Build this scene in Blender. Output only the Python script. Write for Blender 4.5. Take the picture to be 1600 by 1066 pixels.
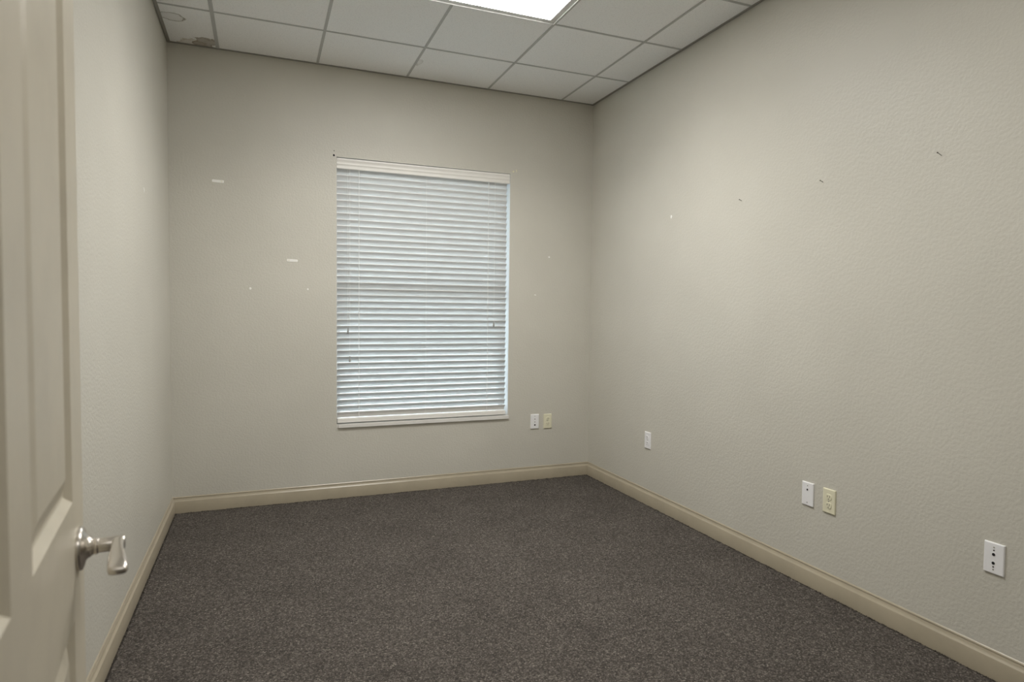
import bpy, bmesh, math, random
from mathutils import Vector, Matrix

random.seed(7)
for _o in list(bpy.data.objects):
    bpy.data.objects.remove(_o)
scene = bpy.context.scene
COL = scene.collection

# ------------------------------------------------------------------ sizes (metres)
W = 3.021          # room width, left wall x = 0, right wall x = W
H = 2.9815         # suspended ceiling height
YF = -4.255        # room face of the front wall (door wall); back wall face is y = 0
T = 0.6096         # ceiling module
JX = 0.2907        # first ceiling joint from the left wall
RY = 0.5516        # first ceiling joint from the back wall
WX0, WX1, WZ0, WZ1 = 1.027, 2.312, 0.523, 2.377     # window opening

# ------------------------------------------------------------------ camera
def camera():
    yaw, pitch, roll, fpx = 0.3788, -0.0443, 0.0111, 985.73
    cy, sy, cp, sp = math.cos(yaw), math.sin(yaw), math.cos(pitch), math.sin(pitch)
    f = Vector((sy * cp, cy * cp, sp))
    rt = Vector((cy, -sy, 0))
    up = rt.cross(f)
    r2 = rt * math.cos(roll) + up * math.sin(roll)
    u2 = -rt * math.sin(roll) + up * math.cos(roll)
    cd = bpy.data.cameras.new('camera')
    cd.sensor_fit = 'HORIZONTAL'
    cd.sensor_width = 36.0
    cd.lens = fpx / 1600 * 36.0
    cd.clip_start = 0.05
    cd.dof.use_dof = True
    cd.dof.focus_distance = 4.2
    cd.dof.aperture_fstop = 4.8
    co = bpy.data.objects.new('camera', cd)
    COL.objects.link(co)
    m = Matrix((r2, u2, -f)).transposed().to_4x4()
    m.translation = Vector((0.5373, -4.5316, 1.3159))
    co.matrix_world = m
    scene.camera = co
camera()

# ------------------------------------------------------------------ sky, exposure
world = bpy.data.worlds.new('overcast_sky')
scene.world = world
world.use_nodes = True
bg = world.node_tree.nodes['Background']
bg.inputs['Color'].default_value = (0.84, 0.91, 1.0, 1)
SKY = 6.8
bg.inputs['Strength'].default_value = SKY
LAMP = 9.2                  # radiance of the lit lens of the ceiling fixtures
LAMP_2 = 4.0                # the fixture nearer the doorway has dim tubes
HALL_FILL = 3.0  # added hallway lamp, out of view; fills the room through the doorway
LAMP_W, LAMP_2_W, LAMP_SPREAD = 13.0, 4.6, 140.0     # downlight of the tubes behind the prismatic lens
LAMP_COL = (1.0, 0.98, 0.94)
vs = scene.view_settings
vs.view_transform = 'Standard'
vs.look = 'None'
vs.gamma = 1.0
vs.use_curve_mapping = False
vs.exposure = 0.62

# ------------------------------------------------------------------ materials
def lin(c):
    return tuple(((v / 255) / 12.92 if v / 255 <= 0.04045 else ((v / 255 + 0.055) / 1.055) ** 2.4) for v in c) + (1,)

def new_mat(name, rgb, rough=0.5, metal=0.0, spec=0.5):
    m = bpy.data.materials.new(name)
    m.use_nodes = True
    b = m.node_tree.nodes['Principled BSDF']
    b.inputs['Base Color'].default_value = lin(rgb)
    b.inputs['Roughness'].default_value = rough
    b.inputs['Metallic'].default_value = metal
    b.inputs['Specular IOR Level'].default_value = spec
    return m, m.node_tree.nodes, m.node_tree.links, b

def nd(nodes, kind, **kw):
    n = nodes.new(kind)
    for k, v in kw.items():
        if k in n.inputs.keys() if hasattr(n, 'inputs') else False:
            n.inputs[k].default_value = v
        else:
            setattr(n, k, v)
    return n

def ramp(nodes, pts):
    r = nodes.new('ShaderNodeValToRGB')
    e = r.color_ramp.elements
    while len(e) < len(pts):
        e.new(0.5)
    for i, (p, c) in enumerate(pts):
        e[i].position = p
        e[i].color = c if isinstance(c, tuple) else (c, c, c, 1)
    return r

def world_pos(nodes):
    return nodes.new('ShaderNodeNewGeometry').outputs['Position']

def wall_material():
    m, n, l, b = new_mat('textured_wall_paint', (208, 204, 194), rough=0.42, spec=0.45)
    p = world_pos(n)
    a = nd(n, 'ShaderNodeTexNoise', Scale=80.0, Detail=2.5, Roughness=0.5, Distortion=0.2)
    l.new(p, a.inputs['Vector'])
    ra = ramp(n, [(0.38, 0.0), (0.62, 1.0)])
    l.new(a.outputs['Fac'], ra.inputs['Fac'])
    c = nd(n, 'ShaderNodeTexNoise', Scale=240.0, Detail=2.0)
    l.new(p, c.inputs['Vector'])
    mx = nd(n, 'ShaderNodeMath', operation='MULTIPLY_ADD')
    l.new(c.outputs['Fac'], mx.inputs[0])
    mx.inputs[1].default_value = 0.3
    l.new(ra.outputs['Color'], mx.inputs[2])
    bp = nd(n, 'ShaderNodeBump', Strength=0.28, Distance=0.0016)
    l.new(mx.outputs[0], bp.inputs['Height'])
    l.new(bp.outputs['Normal'], b.inputs['Normal'])
    # faint uneven paint
    d = nd(n, 'ShaderNodeTexNoise', Scale=1.7, Detail=4.0)
    l.new(p, d.inputs['Vector'])
    rd = ramp(n, [(0.3, lin((205, 202, 192))), (0.7, lin((211, 208, 198)))])
    l.new(d.outputs['Fac'], rd.inputs['Fac'])
    l.new(rd.outputs['Color'], b.inputs['Base Color'])
    return m

def trim_material(name, rgb, rough=0.35):
    m, n, l, b = new_mat(name, rgb, rough=rough, spec=0.5)
    p = world_pos(n)
    d = nd(n, 'ShaderNodeTexNoise', Scale=5.0, Detail=6.0, Roughness=0.65)
    l.new(p, d.inputs['Vector'])
    dark = tuple(v * 0.95 for v in rgb)
    rd = ramp(n, [(0.3, lin(dark)), (0.6, lin(rgb))])
    l.new(d.outputs['Fac'], rd.inputs['Fac'])
    l.new(rd.outputs['Color'], b.inputs['Base Color'])
    g = nd(n, 'ShaderNodeTexNoise', Scale=120.0, Detail=2.0)
    l.new(p, g.inputs['Vector'])
    bp = nd(n, 'ShaderNodeBump', Strength=0.06, Distance=0.001)
    l.new(g.outputs['Fac'], bp.inputs['Height'])
    l.new(bp.outputs['Normal'], b.inputs['Normal'])
    return m

def carpet_material():
    m, n, l, b = new_mat('heather_loop_carpet', (80, 74, 70), rough=0.95, spec=0.1)
    p = world_pos(n)
    v = nd(n, 'ShaderNodeTexVoronoi', Scale=210.0, Randomness=1.0)
    l.new(p, v.inputs['Vector'])
    sep = nd(n, 'ShaderNodeSeparateColor')
    l.new(v.outputs['Color'], sep.inputs[0])
    tuft = ramp(n, [(0.0, lin((65, 61, 58))), (0.35, lin((80, 75, 71))), (0.68, lin((94, 89, 84))), (0.9, lin((114, 108, 102))), (1.0, lin((136, 129, 122)))])
    l.new(sep.outputs[0], tuft.inputs['Fac'])
    # clumps of a few tufts and soft wear patches
    c = nd(n, 'ShaderNodeTexNoise', Scale=55.0, Detail=3.0, Roughness=0.7)
    l.new(p, c.inputs['Vector'])
    rc = ramp(n, [(0.3, 0.72), (0.7, 1.25)])
    l.new(c.outputs['Fac'], rc.inputs['Fac'])
    w = nd(n, 'ShaderNodeTexNoise', Scale=3.2, Detail=4.0, Roughness=0.6)
    l.new(p, w.inputs['Vector'])
    rw = ramp(n, [(0.3, 0.88), (0.7, 1.1)])
    l.new(w.outputs['Fac'], rw.inputs['Fac'])
    m1 = nd(n, 'ShaderNodeMix', data_type='RGBA', blend_type='MULTIPLY')
    m1.inputs[0].default_value = 1.0
    l.new(tuft.outputs['Color'], m1.inputs[6]); l.new(rc.outputs['Color'], m1.inputs[7])
    m2 = nd(n, 'ShaderNodeMix', data_type='RGBA', blend_type='MULTIPLY')
    m2.inputs[0].default_value = 1.0
    l.new(m1.outputs[2], m2.inputs[6]); l.new(rw.outputs['Color'], m2.inputs[7])
    l.new(m2.outputs[2], b.inputs['Base Color'])
    inv = nd(n, 'ShaderNodeMath', operation='SUBTRACT')
    inv.inputs[0].default_value = 1.0
    l.new(v.outputs['Distance'], inv.inputs[1])
    ad = nd(n, 'ShaderNodeMath', operation='MULTIPLY_ADD')
    l.new(c.outputs['Fac'], ad.inputs[0]); ad.inputs[1].default_value = 1.2
    l.new(inv.outputs[0], ad.inputs[2])
    bp = nd(n, 'ShaderNodeBump', Strength=0.9, Distance=0.004)
    l.new(ad.outputs[0], bp.inputs['Height'])
    l.new(bp.outputs['Normal'], b.inputs['Normal'])
    return m

def tile_nodes(name):
    m, n, l, b = new_mat(name, (247, 247, 246), rough=0.95, spec=0.15)
    p = world_pos(n)
    a = nd(n, 'ShaderNodeTexNoise', Scale=130.0, Detail=4.0, Roughness=0.7)
    l.new(p, a.inputs['Vector'])
    ra = ramp(n, [(0.33, lin((230, 230, 229))), (0.47, lin((247, 247, 246)))])
    l.new(a.outputs['Fac'], ra.inputs['Fac'])
    bp = nd(n, 'ShaderNodeBump', Strength=0.35, Distance=0.0015)
    l.new(a.outputs['Fac'], bp.inputs['Height'])
    l.new(bp.outputs['Normal'], b.inputs['Normal'])
    l.new(ra.outputs['Color'], b.inputs['Base Color'])
    return m, n, l, b, p, ra

def blob(n, l, p, centre, radii, rot, wob, scale, edge):
    """0..1 mask of an irregular blot around a spot of the ceiling."""
    mp = nd(n, 'ShaderNodeMapping', vector_type='TEXTURE')
    mp.inputs['Location'].default_value = (centre[0], centre[1], H)
    mp.inputs['Rotation'].default_value = (0, 0, rot)
    mp.inputs['Scale'].default_value = (radii[0], radii[1], 1)
    l.new(p, mp.inputs['Vector'])
    ln = nd(n, 'ShaderNodeVectorMath', operation='LENGTH')
    l.new(mp.outputs[0], ln.inputs[0])
    nz = nd(n, 'ShaderNodeTexNoise', Scale=scale, Detail=4.0, Roughness=0.6)
    l.new(p, nz.inputs['Vector'])
    ad = nd(n, 'ShaderNodeMath', operation='MULTIPLY_ADD')
    l.new(nz.outputs['Fac'], ad.inputs[0]); ad.inputs[1].default_value = wob
    l.new(ln.outputs['Value'], ad.inputs[2])
    return ad.outputs[0]

def stained_tile_material():
    m, n, l, b, p, ra = tile_nodes('water_stained_ceiling_tile')
    # brown blot beside the back wall
    d1 = blob(n, l, p, (0.222, -0.070), (0.085, 0.110), 0.45, 1.5, 18.0, 0)
    k1 = ramp(n, [(0.0, 0.42), (0.62, 0.5), (0.73, 0.7), (0.77, 0.0)])
    s1 = nd(n, 'ShaderNodeMath', operation='MULTIPLY'); s1.inputs[1].default_value = 0.5
    l.new(d1, s1.inputs[0]); l.new(s1.outputs[0], k1.inputs['Fac'])
    d2 = blob(n, l, p, (0.150, -0.035), (0.085, 0.075), 0.1, 1.3, 30.0, 0)
    k2 = ramp(n, [(0.0, 0.18), (0.66, 0.22), (0.74, 0.5), (0.78, 0.0)])
    s2 = nd(n, 'ShaderNodeMath', operation='MULTIPLY'); s2.inputs[1].default_value = 0.5
    l.new(d2, s2.inputs[0]); l.new(s2.outputs[0], k2.inputs['Fac'])
    # thin brown rim of an old drip mark
    d3 = blob(n, l, p, (0.072, -0.395), (0.062, 0.048), 0.25, 0.75, 26.0, 0)
    k3 = ramp(n, [(0.0, 0.05), (0.60, 0.10), (0.68, 0.18), (0.72, 0.8), (0.78, 0.0)])
    s3 = nd(n, 'ShaderNodeMath', operation='MULTIPLY'); s3.inputs[1].default_value = 0.5
    l.new(d3, s3.inputs[0]); l.new(s3.outputs[0], k3.inputs['Fac'])
    cur = ra.outputs['Color']
    for k, c in ((k2, (158, 138, 88)), (k1, (112, 90, 44)), (k3, (112, 102, 78))):
        mx = nd(n, 'ShaderNodeMix', data_type='RGBA')
        l.new(k.outputs['Color'], mx.inputs[0]); l.new(cur, mx.inputs[6])
        mx.inputs[7].default_value = lin(c)
        cur = mx.outputs[2]
    l.new(cur, b.inputs['Base Color'])
    return m

def scuffed_tile_material():
    m, n, l, b, p, ra = tile_nodes('scuffed_ceiling_tile')
    d1 = blob(n, l, p, (1.532, -0.30), (0.022, 0.075), 0.05, 1.4, 34.0, 0)
    k1 = ramp(n, [(0.0, 0.12), (0.62, 0.15), (0.70, 0.4), (0.75, 0.0)])
    s1 = nd(n, 'ShaderNodeMath', operation='MULTIPLY'); s1.inputs[1].default_value = 0.5
    l.new(d1, s1.inputs[0]); l.new(s1.outputs[0], k1.inputs['Fac'])
    mx = nd(n, 'ShaderNodeMix', data_type='RGBA')
    l.new(k1.outputs['Color'], mx.inputs[0]); l.new(ra.outputs['Color'], mx.inputs[6])
    mx.inputs[7].default_value = lin((150, 140, 122))
    l.new(mx.outputs[2], b.inputs['Base Color'])
    return m

def emit_mat(name, col, s):
    m = bpy.data.materials.new(name)
    m.use_nodes = True
    n, l = m.node_tree.nodes, m.node_tree.links
    n.remove(n['Principled BSDF'])
    e = n.new('ShaderNodeEmission')
    e.inputs['Color'].default_value = col + (1,)
    e.inputs['Strength'].default_value = s
    l.new(e.outputs[0], n['Material Output'].inputs['Surface'])
    return m

def glass_mat():
    m = bpy.data.materials.new('window_glass')
    m.use_nodes = True
    n, l = m.node_tree.nodes, m.node_tree.links
    n.remove(n['Principled BSDF'])
    t = n.new('ShaderNodeBsdfTransparent')
    t.inputs['Color'].default_value = (0.90, 0.95, 0.95, 1)
    g = n.new('ShaderNodeBsdfGlossy')
    g.inputs['Roughness'].default_value = 0.02
    fr = n.new('ShaderNodeFresnel')
    fr.inputs['IOR'].default_value = 1.45
    mx = n.new('ShaderNodeMixShader')
    l.new(fr.outputs[0], mx.inputs[0]); l.new(t.outputs[0], mx.inputs[1]); l.new(g.outputs[0], mx.inputs[2])
    l.new(mx.outputs[0], n['Material Output'].inputs['Surface'])
    return m

M = {}
M['wall'] = wall_material()
M['carpet'] = carpet_material()
M['tile'] = tile_nodes('mineral_ceiling_tile')[0]
M['tile_stain'] = stained_tile_material()
M['tile_scuff'] = scuffed_tile_material()
M['tee'] = new_mat('painted_steel_tee', (186, 186, 184), rough=0.5)[0]
M['angle'] = new_mat('wall_angle_paint', (150, 147, 140), rough=0.6)[0]
M['plenum'] = new_mat('plenum_deck', (70, 66, 60), rough=0.9)[0]
M['base'] = trim_material('baseboard_paint', (176, 166, 146), rough=0.28)
M['door'] = trim_material('door_paint', (209, 201, 183), rough=0.38)
M['white'] = new_mat('white_plastic', (246, 246, 248), rough=0.32)[0]
M['ivory'] = new_mat('ivory_plastic', (235, 231, 205), rough=0.32)[0]
M['blind'] = new_mat('white_blind_vinyl', (220, 220, 219), rough=0.38)[0]
M['valance'] = new_mat('offwhite_valance_vinyl', (238, 236, 231), rough=0.4)[0]
M['cord'] = new_mat('white_cord', (240, 240, 238), rough=0.8)[0]
M['tassel'] = new_mat('grey_tassel', (165, 165, 163), rough=0.5)[0]
M['reveal'] = new_mat('white_reveal_paint', (228, 230, 232), rough=0.6)[0]
M['sill'] = trim_material('marble_sill', (238, 236, 231), rough=0.25)
M['alu'] = new_mat('white_window_frame', (215, 217, 218), rough=0.4)[0]
M['glass'] = glass_mat()
M['nickel'] = new_mat('satin_nickel', (212, 206, 198), rough=0.27, metal=1.0)[0]
M['steel'] = new_mat('dark_steel_nail', (70, 62, 52), rough=0.45, metal=0.7)[0]
M['black'] = new_mat('black_recess', (12, 12, 12), rough=0.7)[0]
M['slotdark'] = new_mat('dark_slot', (58, 52, 42), rough=0.7)[0]
M['screw'] = new_mat('painted_screw', (170, 168, 160), rough=0.35, metal=0.3)[0]
M['housing'] = new_mat('white_fixture_enamel', (205, 205, 202), rough=0.35)[0]
M['spackle'] = new_mat('white_spackle', (252, 251, 247), rough=0.9)[0]
M['lens'] = emit_mat('lit_prismatic_lens', LAMP_COL, LAMP)
M['dim_lens'] = emit_mat('dim_prismatic_lens', LAMP_COL, LAMP_2)
M['hall_fill'] = emit_mat('hall_fill_lens', LAMP_COL, HALL_FILL)
M['ground'] = trim_material('outdoor_concrete', (150, 148, 142), rough=0.9)

# ------------------------------------------------------------------ mesh helpers
def bm_new():
    return bmesh.new()

def add_box(bm, x0, x1, y0, y1, z0, z1):
    v = [bm.verts.new(c) for c in ((x0, y0, z0), (x1, y0, z0), (x1, y1, z0), (x0, y1, z0),
                                   (x0, y0, z1), (x1, y0, z1), (x1, y1, z1), (x0, y1, z1))]
    for f in ((3, 2, 1, 0), (4, 5, 6, 7), (0, 1, 5, 4), (1, 2, 6, 5), (2, 3, 7, 6), (3, 0, 4, 7)):
        bm.faces.new([v[i] for i in f])
    return v

def add_lathe(bm, prof, axis='z', seg=24, origin=(0, 0, 0)):
    """prof: (radius, height) list; closed at both ends when radius is 0."""
    rings = []
    ox, oy, oz = origin
    def P(r, h, a):
        c, s = r * math.cos(a), r * math.sin(a)
        if axis == 'z':
            return (ox + c, oy + s, oz + h)
        if axis == 'x':
            return (ox + h, oy + c, oz + s)
        return (ox + c, oy + h, oz + s)
    for r, h in prof:
        if r < 1e-7:
            rings.append([bm.verts.new(P(0, h, 0))])
        else:
            rings.append([bm.verts.new(P(r, h, 2 * math.pi * k / seg)) for k in range(seg)])
    for a, b in zip(rings, rings[1:]):
        for k in range(seg):
            k2 = (k + 1) % seg
            if len(a) == 1 and len(b) == 1:
                continue
            if len(a) == 1:
                bm.faces.new((a[0], b[k], b[k2]))
            elif len(b) == 1:
                bm.faces.new((a[k], b[0], a[k2]))
            else:
                bm.faces.new((a[k], b[k], b[k2], a[k2]))

def add_loft(bm, sections, cap=True):
    rings = [[bm.verts.new(p) for p in s] for s in sections]
    n = len(rings[0])
    for a, b in zip(rings, rings[1:]):
        for k in range(n):
            bm.faces.new((a[k], a[(k + 1) % n], b[(k + 1) % n], b[k]))
    if cap:
        bm.faces.new(rings[0][::-1])
        bm.faces.new(rings[-1])

def add_tube(bm, pts, r, seg=8):
    pts = [Vector(p) for p in pts]
    secs = []
    for i, p in enumerate(pts):
        t = (pts[min(i + 1, len(pts) - 1)] - pts[max(i - 1, 0)]).normalized()
        u = t.orthogonal().normalized() if i == 0 else (secs_u - t * secs_u.dot(t)).normalized()
        secs_u = u
        w = t.cross(u)
        rr = r[i] if isinstance(r, (list, tuple)) else r
        secs.append([p + (u * math.cos(2 * math.pi * k / seg) + w * math.sin(2 * math.pi * k / seg)) * rr for k in range(seg)])
    add_loft(bm, secs)

def finish(name, bm, mat, parent=None, smooth=None, bevel=0.0, bseg=2, loc=None):
    bmesh.ops.recalc_face_normals(bm, faces=bm.faces[:])
    if bevel > 0:
        bmesh.ops.bevel(bm, geom=bm.edges[:], offset=bevel, segments=bseg, affect='EDGES', profile=0.5)
    if smooth is not None:
        ang = math.radians(smooth)
        for f in bm.faces:
            f.smooth = True
        for e in bm.edges:
            if len(e.link_faces) == 2 and e.calc_face_angle() > ang:
                e.smooth = False
    me = bpy.data.meshes.new(name)
    bm.to_mesh(me)
    bm.free()
    for mm in (mat if isinstance(mat, (list, tuple)) else [mat]):
        me.materials.append(mm)
    o = bpy.data.objects.new(name, me)
    COL.objects.link(o)
    if loc:
        o.location = loc
    if parent:
        o.parent = parent
    return o

def part(name, boxes, mat, parent=None, **kw):
    bm = bm_new()
    for b in boxes:
        add_box(bm, *b)
    return finish(name, bm, mat, parent, **kw)

def tag(o, label=None, cat=None, group=None, kind=None):
    if label: o['label'] = label
    if cat: o['category'] = cat
    if group: o['group'] = group
    if kind: o['kind'] = kind
    return o

def empty(name, loc=(0, 0, 0), rz=0.0):
    o = bpy.data.objects.new(name, None)
    o.empty_display_size = 0.05
    COL.objects.link(o)
    o.location = loc
    o.rotation_euler = (0, 0, rz)
    return o

def linked(name, me, parent, loc, rot=(0, 0, 0)):
    o = bpy.data.objects.new(name, me)
    COL.objects.link(o)
    o.parent = parent
    o.location = loc
    o.rotation_euler = rot
    return o

# ------------------------------------------------------------------ room shell
TOP = H + 0.16
WT = 0.17                       # outer wall thickness
HY = -6.05                      # far side of the hallway
floor = part('floor', [(-1.6, W + 1.2, HY, 0.0, -0.05, 0.0)], M['carpet'])
tag(floor, 'dark brown-grey heathered loop carpet covering the whole floor', 'floor', kind='structure')

wl = part('wall_left', [(-0.12, 0.0, YF - 0.0, WT, 0, TOP)], M['wall'])
tag(wl, 'narrow beige textured wall on the left behind the open door', 'wall', kind='structure')
wr = part('wall_right', [(W, W + 0.12, YF, WT, 0, TOP)], M['wall'])
tag(wr, 'long beige textured wall on the right with nails and cover plates', 'wall', kind='structure')

def wall_back():
    bm = bm_new()
    add_box(bm, 0, W, 0, WT, 0, WZ0 - 0.025)
    add_box(bm, 0, W, 0, WT, WZ1, TOP)
    add_box(bm, 0, WX0, 0, WT, WZ0 - 0.025, WZ1)
    add_box(bm, WX1, W, 0, WT, WZ0 - 0.025, WZ1)
    bmesh.ops.remove_doubles(bm, verts=bm.verts[:], dist=1e-5)
    bmesh.ops.recalc_face_normals(bm, faces=bm.faces[:])
    for f in bm.faces:
        c = f.calc_center_median()
        inx = WX0 - 1e-3 < c.x < WX1 + 1e-3 and 0.01 < c.y < WT - 0.01 and WZ0 - 0.03 < c.z < WZ1 + 1e-3
        if inx and abs(f.normal.y) < 0.5:
            f.material_index = 1
    return finish('wall_back', bm, [M['wall'], M['reveal']])
wb = wall_back()
tag(wb, 'beige textured end wall around the window', 'wall', kind='structure')

# door wall with its opening, jamb and casings
DX0, DX1, DZ = 0.352, 1.300, 2.06
wf = part('wall_front', [(-0.0, DX0, YF - 0.12, YF, 0, TOP), (DX1, W, YF - 0.12, YF, 0, TOP), (DX0, DX1, YF - 0.12, YF, DZ, TOP)], M['wall'])
tag(wf, 'beige textured wall around the doorway', 'wall', kind='structure')
jb = part('trim_1', [(DX0, DX0 + 0.018, YF - 0.125, YF - 0.002, 0, DZ), (DX1 - 0.018, DX1, YF - 0.125, YF - 0.002, 0, DZ),
                     (DX0 + 0.018, DX1 - 0.018, YF - 0.125, YF - 0.002, DZ - 0.018, DZ)], M['door'])
tag(jb, 'beige painted door jamb lining the doorway', 'door frame', kind='structure')
cs = part('trim_2', [(DX1 - 0.012, DX1 + 0.055, YF, YF + 0.015, 0, DZ + 0.055), (DX0 - 0.055, DX0 + 0.012, YF, YF + 0.015, 0, DZ + 0.055),
                     (DX0 + 0.012, DX1 - 0.012, YF, YF + 0.015, DZ - 0.012, DZ + 0.055)], M['door'])
tag(cs, 'beige painted casing around the doorway', 'door casing', kind='structure')

# hallway the photographer stands in
hw = part('wall_hall', [(-1.6, W + 1.2, HY - 0.12, HY, 0, TOP), (-1.72, -1.6, HY - 0.12, YF, 0, TOP), (W + 1.2, W + 1.32, HY - 0.12, YF, 0, TOP),
                        (-1.6, 0.0, YF - 0.12, YF, 0, TOP), (W, W + 1.2, YF - 0.12, YF, 0, TOP)], M['wall'])
tag(hw, 'beige textured hallway walls outside the doorway', 'wall', kind='structure')
hc = part('ceiling_hall', [(-1.72, W + 1.32, HY - 0.12, YF - 0.12, H - 0.35, H - 0.25)], M['tile'])
tag(hc, 'pale hallway ceiling outside the doorway', 'ceiling', kind='structure')

# baseboards: one extruded profile, mitred in the corners
BASE_PROF = [(0, 0), (0.0160, 0), (0.0160, 0.0770), (0.0154, 0.0782), (0.0110, 0.0830), (0.0082, 0.0872), (0.0066, 0.0918), (0.0060, 0.0940),
             (0.0046, 0.0948), (0.0026, 0.0951), (0.0024, 0.0966), (0.0050, 0.0974), (0.0052, 0.0992), (0.0034, 0.1030), (0.0006, 0.1060), (0, 0.1060)]
def baseboard(name, fn, label):
    bm = bm_new()
    add_loft(bm, [[fn(0, t, z) for t, z in BASE_PROF], [fn(1, t, z) for t, z in BASE_PROF]])
    o = finish(name, bm, M['base'], smooth=40)
    return tag(o, label, 'baseboard', kind='structure')
baseboard('baseboard_back', lambda e, t, z: (t if e == 0 else W - t, -t, z), 'tan painted baseboard under the window wall')
baseboard('baseboard_right', lambda e, t, z: (W - t, -t if e == 0 else YF + t, z), 'long tan painted baseboard along the right wall')
baseboard('baseboard_left', lambda e, t, z: (t, -t if e == 0 else YF + t, z), 'tan painted baseboard along the left wall')
baseboard('baseboard_front', lambda e, t, z: (DX1 + 0.055 if e == 0 else W - t, YF + t, z), 'tan painted baseboard beside the doorway')

# ragged pile standing against the baseboards
def carpet_edge():
    rnd = random.Random(3)
    bm = bm_new()
    def tuft(x, y, h, r):
        a0 = rnd.uniform(0, 6.28)
        b = [bm.verts.new((x + r * math.cos(a0 + k * 2.094), y + r * math.sin(a0 + k * 2.094), -0.001)) for k in range(3)]
        t = bm.verts.new((x + rnd.uniform(-.002, .002), y + rnd.uniform(-.002, .002), h))
        for k in range(3):
            bm.faces.new((b[k], b[(k + 1) % 3], t))
    def run(fn, length, step=0.0028):
        n = int(length / step)
        clump = 0.0
        for k in range(n):
            if k % 9 == 0:
                clump = rnd.uniform(0, 0.0035)
            for _ in range(2):
                tuft(*fn(k * step + rnd.uniform(-.001, .001), rnd.uniform(0.0015, 0.008)), rnd.uniform(0.001, 0.0035) + clump, rnd.uniform(0.002, 0.0035))
    run(lambda s, d: (0.016 + s, -0.016 - d), W - 0.032)
    run(lambda s, d: (W - 0.016 - d, -0.016 - s), -YF - 0.04)
    run(lambda s, d: (0.016 + d, -0.016 - s), -YF - 0.04)
    o = finish('carpet_edge_pile', bm, M['carpet'], floor)
    o['kind'] = 'stuff'
carpet_edge()

# ------------------------------------------------------------------ suspended ceiling
def ceiling():
    root = part('ceiling', [(-0.12, W + 0.12, YF - 0.12, WT, TOP, TOP + 0.1)], M['plenum'])
    tag(root, 'white suspended ceiling of square mineral tiles in a metal grid', 'ceiling', kind='structure')
    xs = [0.0] + [JX + T * k for k in range(5)] + [W]
    ys = [0.0]
    y = -RY
    while y > YF + 0.05:
        ys.append(y)
        y -= T
    ys.append(YF)
    fl = 0.0075
    cache = {}
    for j in range(len(ys) - 1):
        for i in range(len(xs) - 1):
            if j in (2, 5) and i in (2, 3):
                continue                    # the light fixture sits here
            x0, x1, y1, y0 = xs[i], xs[i + 1], ys[j], ys[j + 1]
            sx, sy = x1 - x0 - 0.008, y1 - y0 - 0.008
            mat = M['tile_stain'] if (i, j) == (0, 0) else M['tile_scuff'] if (i, j) == (3, 0) else M['tile']
            key = (round(sx, 4), round(sy, 4), mat.name)
            if key not in cache:
                bm = bm_new()
                add_box(bm, -sx / 2, sx / 2, -sy / 2, sy / 2, 0, 0.015)
                o = finish('ceiling_tile', bm, mat, root)
                cache[key] = o.data
            else:
                o = linked('ceiling_tile', cache[key], root, (0, 0, 0))
            o.location = ((x0 + x1) / 2, (y0 + y1) / 2, H + 0.0022)
            if (i, j) == (0, 0):
                o['label'] = 'corner tile with brown water stains'
            if (i, j) == (3, 0):
                o['label'] = 'tile with a small scuff at its corner'
    # main runners run away from the window wall, cross tees between them
    for i in range(1, len(xs) - 1):
        x = xs[i]
        fl = 0.0105 if i == 1 else 0.0082 if i == 2 else 0.0075
        part('grid_runner', [(x - fl, x + fl, YF + 0.001, -0.001, H - 0.0006, H + 0.0018), (x - 0.001, x + 0.001, YF + 0.001, -0.001, H + 0.0018, H + 0.035)], M['tee'], root)
    fl = 0.0075
    for j in range(1, len(ys) - 1):
        for i in range(len(xs) - 1):
            a = xs[i] + (fl if i else 0.001)
            b = xs[i + 1] - (fl if i + 2 < len(xs) else 0.001)
            part('cross_tee', [(a, b, ys[j] - fl, ys[j] + fl, H - 0.0002, H + 0.0018)], M['tee'], root)
    g = 0.0045
    a = M['angle']
    part('wall_angle', [(g, 0.022, YF, 0, H - 0.0012, H + 0.0016), (0.0, 0.0012, YF, 0, H + 0.004, H + 0.03)], a, root)
    part('wall_angle', [(W - 0.022, W - g, YF, 0, H - 0.0012, H + 0.0016), (W - 0.0012, W, YF, 0, H + 0.004, H + 0.03)], a, root)
    part('wall_angle', [(0.022, W - 0.022, -0.022, -g, H - 0.0012, H + 0.0016), (0.0, W, -0.0012, 0, H + 0.004, H + 0.03)], a, root)
    part('wall_angle', [(0.022, W - 0.022, YF + g, YF + 0.022, H - 0.0012, H + 0.0016)], a, root)
    return root
ceiling()

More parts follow.
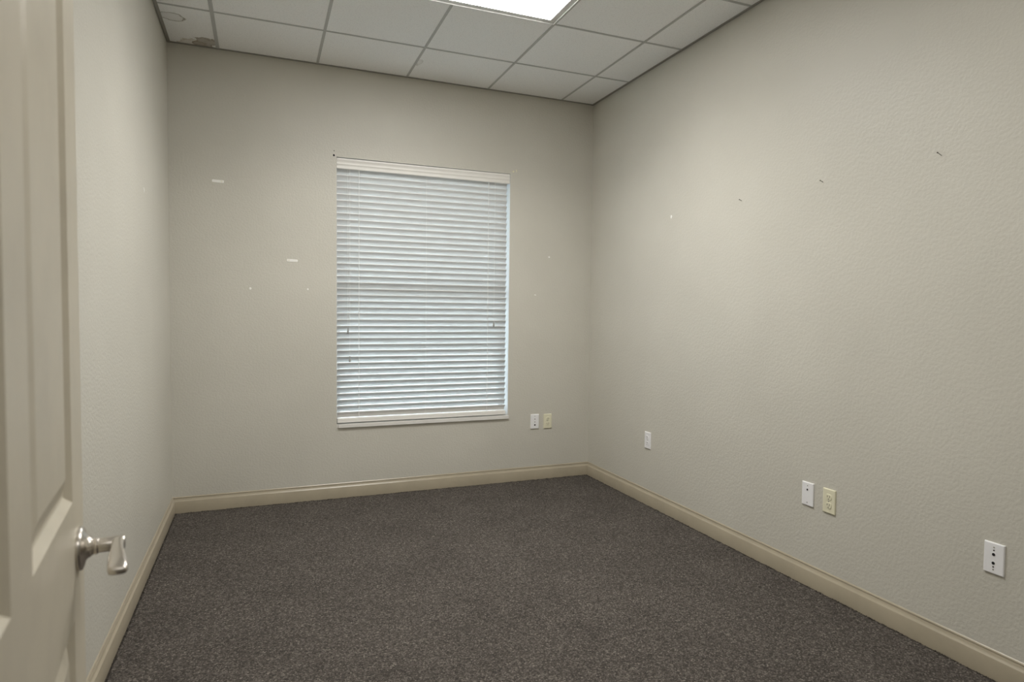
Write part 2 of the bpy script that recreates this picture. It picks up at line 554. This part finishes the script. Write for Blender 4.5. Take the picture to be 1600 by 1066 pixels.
def troffer(name, x0, x1, y0, y1, z, lens, label, watts=0.0):
    r = empty(name, ((x0 + x1) / 2, (y0 + y1) / 2, z))
    tag(r, label, 'light', 'recessed ceiling lights')
    hx, hy = (x1 - x0) / 2 - 0.0085, (y1 - y0) / 2 - 0.0085
    e = 0.0025
    # thin drop lip round the outside
    part('lip', [(-hx, hx, hy - e, hy, -0.0075, 0.004), (-hx, hx, -hy, -hy + e, -0.0075, 0.004),
                 (-hx, -hx + e, -hy + e, hy - e, -0.0075, 0.004), (hx - e, hx, -hy + e, hy - e, -0.0075, 0.004)], M['housing'], r)
    f = 0.034
    a, b = hx - e, hy - e
    part('door_frame', [(-a, a, b - f, b, -0.001, 0.006), (-a, a, -b, -b + f, -0.001, 0.006),
                        (-a, -a + f, -b + f, b - f, -0.001, 0.006), (a - f, a, -b + f, b - f, -0.001, 0.006)], M['housing'], r)
    a -= f; b -= f
    bm = bm_new()
    secs = []
    for ins, zz in ((0.0, 0.003), (0.0, -0.0015), (0.014, -0.0045), (0.04, -0.006)):
        secs.append([(-a + ins, -b + ins, zz), (a - ins, -b + ins, zz), (a - ins, b - ins, zz), (-a + ins, b - ins, zz)])
    add_loft(bm, secs)
    finish('lens', bm, lens, r)
    part('housing', [(-hx, hx, -hy, hy, 0.012, 0.10)], M['housing'], r)
    if watts:
        ld = bpy.data.lights.new('lamp_glow', 'AREA')
        ld.shape = 'RECTANGLE'
        ld.size, ld.size_y = 2 * a - 0.01, 2 * b - 0.01
        ld.energy = watts
        ld.color = LAMP_COL
        ld.spread = math.radians(LAMP_SPREAD)
        lo = bpy.data.objects.new('lamp_glow', ld)
        COL.objects.link(lo)
        lo.parent = r
        lo.location = (0, 0, -0.0072)
    return r
troffer('ceiling_light', JX + T, JX + 3 * T, -(RY + 2 * T) , -(RY + T), H, M['lens'], 'bright rectangular fluorescent ceiling light set into the tile grid', LAMP_W)
troffer('ceiling_light', JX + T, JX + 3 * T, -(RY + 5 * T), -(RY + 4 * T), H, M['dim_lens'], 'rectangular fluorescent ceiling light nearer the doorway, above the frame', LAMP_2_W)
troffer('hall_fill_light', 0.35, 1.57, -5.6, -4.99, H - 0.352, M['hall_fill'], 'added unseen fill light in the hallway ceiling behind the camera')

# ------------------------------------------------------------------ window
def window():
    r = empty('window_1', ((WX0 + WX1) / 2, 0.12, WZ0))
    tag(r, 'tall single window with a white frame behind the closed blind', 'window', kind='structure')
    cx, cy, cz = r.location
    def P(name, boxes, mat, **kw):
        return part(name, [(a - cx, b - cx, c - cy, d - cy, e - cz, f - cz) for a, b, c, d, e, f in boxes], mat, r, **kw)
    y0, y1 = 0.115, 0.155
    fw = 0.035
    zm = (WZ0 + WZ1) / 2 + 0.02
    P('window_frame_and_light_stop', [(WX0, WX0 + fw, y0, y1, WZ0, WZ1), (WX1 - fw, WX1, y0, y1, WZ0, WZ1),
                       (WX0 + fw, WX1 - fw, y0, y1, WZ0, WZ0 + fw), (WX0 + fw, WX1 - fw, y0, y1, WZ1 - fw, WZ1),
                       (WX0 + 0.001, WX1 - 0.001, 0.062, y0, WZ0, WZ0 + 0.026)], M['alu'])  # last box is an added ledge that stops daylight under the bottom rail
    P('meeting_rail', [(WX0 + fw, WX1 - fw, y0 + 0.004, y1 - 0.004, zm - 0.02, zm + 0.02)], M['alu'])
    P('pane', [(WX0 + fw, WX1 - fw, 0.134, 0.138, WZ0 + fw, zm - 0.02)], M['glass'])
    P('pane', [(WX0 + fw, WX1 - fw, 0.134, 0.138, zm + 0.02, WZ1 - fw)], M['glass'])
    P('window_sill', [(WX0, WX1, -0.0, WT - 0.002, WZ0 - 0.025, WZ0 - 0.0005), (WX0 + 0.009, WX1 + 0.003, -0.014, -0.0002, WZ0 - 0.0245, WZ0 - 0.0005)], M['sill'])
window()
ext = part('ground', [(-20, 22, WT + 0.02, 40, -0.25, -0.15)], M['ground'])
tag(ext, 'pale concrete ground outside the window', 'ground', kind='structure')
sky_shade = part('sky_shade_overhang', [(-6, 9, WT, 2.0, 2.50, 2.66)], M['alu'])  # added overhang, out of view; sized to keep sky light off the upper slats
tag(sky_shade, 'added unseen overhang outside that shades the upper slats from the sky', 'sky shade', kind='structure')

# ------------------------------------------------------------------ blind
SLAT_TILT = math.radians(56)
def blind():
    bx0, bx1 = WX0 + 0.004, 2.295
    yc = 0.0295
    r = empty('window_blind', ((bx0 + bx1) / 2, yc, WZ0))
    tag(r, 'closed white horizontal slat blind hanging in the window', 'blind')
    cx, cy, cz = r.location
    L = bx1 - bx0
    def P(name, boxes, mat, **kw):
        return part(name, [(a - cx, b - cx, c - cy, d - cy, e - cz, f - cz) for a, b, c, d, e, f in boxes], mat, r, **kw)
    P('headrail', [(bx0, bx1, 0.014, 0.058, 2.325, 2.372)], M['blind'])
    # moulded valance flush with the wall
    prof = [(0.012, 2.3740), (-0.0015, 2.3740), (-0.0035, 2.3700), (-0.0035, 2.3580), (-0.0015, 2.3555), (-0.0020, 2.3400), (-0.0030, 2.3330),
            (-0.0012, 2.3310), (-0.0012, 2.3120), (-0.0034, 2.3095), (-0.0034, 2.3035), (-0.0015, 2.3010), (0.004, 2.3010), (0.012, 2.306)]
    bm = bm_new()
    add_loft(bm, [[(WX0 + 0.001 - cx, y - cy, z - 0.003 - cz) for y, z in prof], [(WX1 - 0.004 - cx, y - cy, z - 0.001 - cz) for y, z in prof]])
    finish('valance', bm, M['valance'], r, smooth=50)
    # curved slat, inner edge raised
    bm = bm_new()
    n = 8
    w, th, crown = 0.0505, 0.0040, 0.0012
    top, bot = [], []
    for k in range(n + 1):
        u = -1 + 2 * k / n
        z = crown * (1 - u * u)
        top.append((u * w / 2, z + th / 2))
        bot.append(((-w / 2 + 0.0042) * (1 - k / n) + (w / 2) * (k / n), z - th / 2))     # bevelled room edge
    ring = top + [(w / 2 + 0.0008, 0.0)] + bot[::-1] + [(-w / 2 + 0.0015, 0.0001)]
    ca, sa = math.cos(SLAT_TILT), math.sin(SLAT_TILT)
    def tr(s, z):
        # s runs from the room edge (negative) to the outside; the room edge is the higher one
        return (s * ca + z * sa, -s * sa + z * ca)
    add_loft(bm, [[(-L / 2, *tr(s, z)) for s, z in ring], [(L / 2, *tr(s, z)) for s, z in ring]])
    me = None
    N = 40
    z_top, pitch = 2.3056, 0.0436
    zs = [z_top - pitch * k for k in range(N)]
    off = (w / 2) * sa
    for k, z in enumerate(zs):
        if me is None:
            o = finish('slat', bm, M['blind'], r, smooth=35)
            me = o.data
        else:
            o = linked('slat', me, r, (0, 0, 0))
        o.location = (random.uniform(-0.0008, 0.0008), 0, z - off - cz)
        o.rotation_euler = (random.uniform(-0.012, 0.012), random.uniform(-0.0006, 0.0006), 0)
    P('bottom_rail', [(bx0, bx1, yc - 0.0265, yc + 0.024, 0.5305, 0.561)], M['valance'], bevel=0.003)
    yf = yc - (w / 2) * ca - 0.0030
    for x, cr in ((1.180, 0.0021), (1.664, 0.0008), (2.143, 0.0019)):
        bm = bm_new()
        add_tube(bm, [(x - cx, yf - cy, 2.33 - cz), (x - cx, yf - cy, 0.558 - cz)], cr, 6)
        finish('ladder_cord', bm, M['cord'], r)
    for xt, z in ((1.104, 1.20), (1.117, 1.00), (2.192, 1.25)):
        y = yf - 0.006
        bm = bm_new()
        add_tube(bm, [(xt - cx, y - cy, 2.32 - cz), (xt - cx, y - cy, z - cz)], 0.0009, 6)
        lc = finish('pull_cord', bm, M['cord'], r)
        bm = bm_new()
        add_lathe(bm, [(0, 0.0), (0.0035, 0.0), (0.004, -0.006), (0.0075, -0.030), (0.0078, -0.038), (0.006, -0.042), (0, -0.042)], 'z', 12, (xt - cx, y - cy, z - cz))
        finish('tassel', bm, M['tassel'], lc, smooth=40)
blind()

# ------------------------------------------------------------------ door
def door():
    E = Vector((0.2690, -3.3466, 0.0))                    # latch edge of the visible face
    ang = math.radians(-6.386)
    d = Vector((math.sin(ang), math.cos(ang), 0))          # hinge -> latch
    DW, DH, TH = 0.900, 2.032, 0.035
    hinge = E - d * DW
    # local frame: X = along the door from the hinge, Y = into the slab (away from the viewer), Z up
    r = empty('door_1', (hinge.x, hinge.y, 0.008))
    r.rotation_euler = (0, 0, math.atan2(d.y, d.x))
    tag(r, 'beige painted panel door standing open at the left edge', 'door', kind='structure')
    st, mu = 0.110, 0.100
    pw = (DW - 2 * st - mu) / 2
    cols = [(st, st + pw), (st + pw + mu, DW - st)]
    rows = [(0.235 - 0.008, 0.860 - 0.008), (1.034 - 0.008, DH - 0.125)]
    sticking = [(0, 0), (0.0006, 0.0006), (0.0112, 0.0098), (0.0140, 0.0104), (0.0170, 0.0104), (0.044, 0.0022), (0.047, 0.0020)]
    bm = bm_new()
    X = [0, cols[0][0], cols[0][1], cols[1][0], cols[1][1], DW]
    Z = [0, rows[0][0], rows[0][1], rows[1][0], rows[1][1], DH]
    for sgn, y0 in ((1, 0.0), (-1, TH)):
        for i in range(5):
            for j in range(5):
                if i in (1, 3) and j in (1, 3):
                    continue
                bm.faces.new([bm.verts.new(c) for c in ((X[i], y0, Z[j]), (X[i + 1], y0, Z[j]), (X[i + 1], y0, Z[j + 1]), (X[i], y0, Z[j + 1]))])
    for a, b in (((0, 0), (0, TH)), ((DW, 0), (DW, TH))):
        bm.faces.new([bm.verts.new(c) for c in ((a[0], a[1], 0), (b[0], b[1], 0), (b[0], b[1], DH), (a[0], a[1], DH))])
    for z in (0, DH):
        bm.faces.new([bm.verts.new(c) for c in ((0, 0, z), (DW, 0, z), (DW, TH, z), (0, TH, z))])
    bmesh.ops.remove_doubles(bm, verts=bm.verts[:], dist=1e-5)
    finish('door_slab', bm, M['door'], r)
    for sgn, y0 in ((1, 0.0), (-1, TH)):
        for (x0, x1) in cols:
            for (z0, z1) in rows:
                bm = bm_new()
                secs = []
                for ins, dep in sticking:
                    y = y0 + sgn * dep
                    secs.append([(x0 + ins, y, z0 + ins), (x1 - ins, y, z0 + ins), (x1 - ins, y, z1 - ins), (x0 + ins, y, z1 - ins)])
                rings = [[bm.verts.new(p) for p in s] for s in secs]
                for a, b in zip(rings, rings[1:]):
                    for k in range(4):
                        bm.faces.new((a[k], a[(k + 1) % 4], b[(k + 1) % 4], b[k]))
                bm.faces.new(rings[-1])
                bmesh.ops.recalc_face_normals(bm, faces=bm.faces[:])
                if any(f.normal.y * sgn > 0.3 for f in bm.faces):
                    bmesh.ops.reverse_faces(bm, faces=bm.faces[:])
                me = bpy.data.meshes.new('raised_panel')
                bm.to_mesh(me); bm.free()
                me.materials.append(M['door'])
                linked('raised_panel', me, r, (0, 0, 0))
    # lever handle on each face
    hx, hz = DW - 0.062, 0.950 - 0.008
    for sgn in (-1, 1):
        y0 = 0.0 if sgn < 0 else TH
        bm = bm_new()
        prof = [(0.0330, 0), (0.0335, 0.0035), (0.0322, 0.0062), (0.0275, 0.0082), (0.0205, 0.0100), (0.0165, 0.0130), (0.0150, 0.0165), (0, 0.0165)]
        add_lathe(bm, [(0, 0)] + [(a, sgn * b) for a, b in prof], 'y', 40, (hx, y0, hz))
        ro = finish('rosette', bm, M['nickel'], r, smooth=35)
        bm = bm_new()
        prof = [(0, 0.015), (0.0135, 0.015), (0.0138, 0.0175), (0.0125, 0.0195), (0.0118, 0.020), (0.0128, 0.0215), (0.0128, 0.0245), (0.0115, 0.026),
                (0.0110, 0.0268), (0.0112, 0.028), (0.0112, 0.058), (0.0100, 0.061), (0, 0.0615)]
        add_lathe(bm, [(a, sgn * b) for a, b in prof], 'y', 28, (hx, y0, hz))
        finish('spindle_neck', bm, M['nickel'], r, smooth=35)
        # lever: centre line runs back towards the hinge with a slight wave
        pts = [(0.008, 0.0525, 0.000, 0.0060, 0.0060), (0.005, 0.0525, 0.000, 0.0085, 0.0102), (-0.006, 0.0525, 0.000, 0.0085, 0.0106), (-0.020, 0.0525, 0.0008, 0.0080, 0.0088), (-0.038, 0.0532, 0.0022, 0.0086, 0.0064),
               (-0.058, 0.0545, 0.0024, 0.0100, 0.0054), (-0.078, 0.0560, 0.0004, 0.0116, 0.0056), (-0.094, 0.0575, -0.0024, 0.0126, 0.0062), (-0.104, 0.0582, -0.0046, 0.0126, 0.0064),
               (-0.109, 0.0585, -0.0056, 0.0115, 0.0054), (-0.111, 0.0586, -0.0060, 0.0080, 0.0030)]
        secs = []
        for px, py, pz, ry_, rz_ in pts:
            s = []
            for k in range(20):
                a = 2 * math.pi * k / 20
                ca_, sa_ = math.cos(a), math.sin(a)
                e_ = 0.55
                s.append((hx + px, y0 + sgn * (py + ry_ * math.copysign(abs(ca_) ** e_, ca_)), hz + pz + rz_ * math.copysign(abs(sa_) ** e_, sa_)))
            secs.append(s)
        bm = bm_new()
        add_loft(bm, secs)
        finish('lever', bm, M['nickel'], r, smooth=50)
    part('latch_plate', [(DW - 0.0005, DW + 0.001, TH / 2 - 0.0125, TH / 2 + 0.0125, hz - 0.029, hz + 0.029)], M['nickel'], r)
    for z in (0.22, 1.0, 1.80):
        bm = bm_new()
        add_lathe(bm, [(0, 0), (0.006, 0), (0.006, 0.09), (0, 0.09)], 'z', 12, (-0.004, TH + 0.004, z))
        finish('hinge', bm, M['nickel'], r, smooth=40)
door()

# ------------------------------------------------------------------ cover plates
# local frame of a plate: X across, Y out of the wall, Z up (centre of the plate at the origin)
def plate_body(r, mat):
    hw_, hh, t, b = 0.0345, 0.057, 0.0072, 0.0030
    secs = []
    for ins, y in ((0, 0.0), (0, 0.0045), (0.0008, 0.0060), (b, t), ):
        secs.append([(-hw_ + ins, y, -hh + ins), (hw_ - ins, y, -hh + ins), (hw_ - ins, y, hh - ins), (-hw_ + ins, y, hh - ins)])
    bm = bm_new()
    add_loft(bm, secs)
    finish('cover_plate', bm, mat, r, smooth=20)

def disc(name, r, mat, x, z, y, rad, h, seg=14):
    bm = bm_new()
    add_lathe(bm, [(0, 0), (rad, 0), (rad, h * 0.6), (rad * 0.82, h), (0, h)], 'y', seg, (x, y, z))
    return finish(name, bm, mat, r, smooth=40)

def duplex(r, mat):
    plate_body(r, mat)
    for s in (-1, 1):
        cz = s * 0.0195
        bm = bm_new()
        pts = []
        for k in range(28):
            a = 2 * math.pi * k / 28
            x, z = 0.0172 * math.cos(a), 0.0172 * math.sin(a)
            pts.append((x, max(-0.0142, min(0.0142, z))))
        add_loft(bm, [[(x, 0.0057, cz + z) for x, z in pts], [(x, 0.0085, cz + z) for x, z in pts], [(x * 0.95, 0.0093, cz + z * 0.95) for x, z in pts]])
        rc = finish('receptacle', bm, mat, r, smooth=30)
        for x, hh in ((-0.0064, 0.0042), (0.0064, 0.0034)):
            bm = bm_new()
            add_box(bm, x - 0.0013, x + 0.0013, 0.0079, 0.0096, cz + 0.0035 - hh, cz + 0.0035 + hh)
            finish('slot', bm, M['slotdark'], rc)
        bm = bm_new()
        add_lathe(bm, [(0, 0), (0.0025, 0), (0.0025, 0.0018), (0, 0.0018)], 'y', 10, (0, 0.0078, cz - 0.0085))
        finish('ground_hole', bm, M['slotdark'], rc)
    disc('screw', r, M['screw'], 0, 0, 0.0069, 0.0032, 0.0016)

def jack_plate(r, mat, jacks, dots, screws=((0, 0.041), (0, -0.041))):
    plate_body(r, mat)
    for x, z, rad in jacks:
        c = disc('jack_collar', r, mat, x, z, 0.0067, rad + 0.0016, 0.0014)
        bm = bm_new()
        add_lathe(bm, [(0, 0), (rad, 0), (rad, 0.0020), (0, 0.0020)], 'y', 16, (x, 0.0067, z))
        finish('jack_hole', bm, M['black'], c)
    for x, z, rad in dots:
        disc('screw', r, M['slotdark'], x, z, 0.0069, rad, 0.0012, 10)
    for x, z in screws:
        disc('screw', r, M['screw'], x, z, 0.0069, 0.0030, 0.0014)

def plate(name, wall, along, z, label, cat, build, **kw):
    if wall == 'back':
        r = empty(name, (along, 0.0, z), math.pi)         # local Y -> world -Y
    else:
        r = empty(name, (W, along, z), math.pi / 2)       # local Y -> world -X
    tag(r, label, cat, 'duplex outlets' if cat == 'outlet' else 'jack cover plates')
    build(r, **kw)
    return r
plate('jack_cover_plate', 'back', 2.540, 0.462, 'off-white cover plate with three dark holes below right of the window', 'wall plate',
      jack_plate, mat=M['white'], jacks=((0, -0.026, 0.0064),), dots=((0, 0.020, 0.0040), (0, -0.003, 0.0035)), screws=((0, 0.042),))
plate('wall_outlet', 'back', 2.652, 0.460, 'ivory duplex outlet on the window wall nearest the corner', 'outlet', duplex, mat=M['ivory'])
plate('wall_outlet', 'right', -0.859, 0.447, 'white duplex outlet on the right wall nearest the back corner', 'outlet', duplex, mat=M['white'])
plate('jack_cover_plate', 'right', -2.236, 0.448, 'white cover plate with one dark hole left of the ivory outlet', 'wall plate',
      jack_plate, mat=M['white'], jacks=((0, 0.022, 0.0048),), dots=())
plate('wall_outlet', 'right', -2.361, 0.447, 'ivory duplex outlet on the right wall beside a white plate', 'outlet', duplex, mat=M['ivory'])
plate('jack_cover_plate', 'right', -3.081, 0.441, 'white cover plate with two dark holes near the right edge', 'wall plate',
      jack_plate, mat=M['white'], jacks=((0, 0.015, 0.0056), (0, -0.017, 0.0056)), dots=((0, 0.030, 0.0030), (0, -0.031, 0.0030)))

# ------------------------------------------------------------------ nails, strips, spackle
def nail(y, z, tilt, side, length, label):
    bm = bm_new()
    dx, dy, dz = -math.cos(tilt), side, math.sin(tilt)
    v = Vector((dx, dy, dz)).normalized()
    add_tube(bm, [Vector((0.004, 0, 0)), v * length], 0.0014, 8)
    add_tube(bm, [v * length, v * (length + 0.0012)], 0.0034, 10)
    o = finish('nail', bm, M['steel'], loc=(W, y, z), smooth=40)
    return tag(o, label, 'nail', 'nails left in the right wall')
nail(-2.825, 1.950, 0.50, 0.10, 0.024, 'dark nail in the right wall closest to the doorway')
nail(-2.262, 1.952, 0.45, 0.05, 0.018, 'dark nail in the middle of the three on the right wall')
nail(-1.716, 1.952, 0.40, 0.05, 0.017, 'dark nail in the right wall closest to the window')

def strip(x, z, hole, tilt, label):
    bm = bm_new()
    hw_, hh = 0.035, 0.0085
    pts = []
    for cx, cz, a0 in ((hw_ - hh * .5, hh * .5, 0), (-hw_ + hh * .5, hh * .5, 90), (-hw_ + hh * .5, -hh * .5, 180), (hw_ - hh * .5, -hh * .5, 270)):
        for k in range(4):
            a = math.radians(a0 + 30 * k)
            pts.append((cx + hh * .5 * math.cos(a), cz + hh * .5 * math.sin(a)))
    add_loft(bm, [[(px, 0, pz) for px, pz in pts], [(px, -0.0016, pz) for px, pz in pts], [(px * .98, -0.0022, pz * .9) for px, pz in pts]])
    r = empty('adhesive_strip', (x, 0, z))
    r.rotation_euler = (0, tilt, 0)
    tag(r, label, 'adhesive strip', 'adhesive strips on the window wall')
    finish('strip_pad', bm, M['spackle'], r, smooth=30)
    bm = bm_new()
    n = 12
    secs = [[(hole + rr * math.cos(2 * math.pi * k / n), yy, rr * math.sin(2 * math.pi * k / n)) for k in range(n)] for rr, yy in ((0.0052, -0.002), (0.0052, -0.0030), (0.0034, -0.0030), (0.0034, -0.002))]
    add_loft(bm, secs, cap=False)
    finish('hole_rim', bm, M['ivory'], r, smooth=40)
strip(0.284, 2.146, 0.022, 0.03, 'upper white adhesive strip left on the window wall')
strip(0.736, 1.654, -0.022, 0.03, 'lower white adhesive strip beside the window')

def dab(root, x, y, z, nrm, rx, rz, mat, h=0.0012, name='spackle_dab'):
    bm = bm_new()
    n = 10
    rad = [random.uniform(0.7, 1.15) for _ in range(n)]
    def loc(a, s, hh):
        u, w = rx * s * rad[a % n] * math.cos(2 * math.pi * a / n), rz * s * rad[a % n] * math.sin(2 * math.pi * a / n)
        if nrm == 'y':
            return (x + u, y - hh, z + w)
        return (x - hh if nrm == '-x' else x + hh, y + u, z + w)
    add_loft(bm, [[loc(a, 1.0, 0.0) for a in range(n)], [loc(a, 0.8, h * .8) for a in range(n)], [loc(a, 0.35, h) for a in range(n)]])
    return finish(name, bm, mat, root, smooth=60)
sp = M['spackle']
for x, z, a, b in ((0.472, 1.459, 0.009, 0.010), (0.836, 1.463, 0.006, 0.009), (2.648, 1.758, 0.010, 0.007), (2.531, 1.459, 0.008, 0.005), (2.337, 2.397, 0.008, 0.009), (2.362, 2.403, 0.004, 0.012)):
    dab(wb, x, 0, z, 'y', a, b, sp if x < 2.3 or x > 2.4 else M['ivory'])
dab(wb, 1.010, 0, 2.386, 'y', 0.0075, 0.0075, M['black'], 0.0008, 'anchor_hole')
dab(wb, 1.011, 0, 2.417, 'y', 0.0035, 0.004, M['slotdark'], 0.0006, 'anchor_hole')
dab(wr, W, -1.069, 1.952, '-x', 0.010, 0.011, sp)
dab(wl, 0, -0.907, 1.907, '+x', 0.008, 0.014, sp)
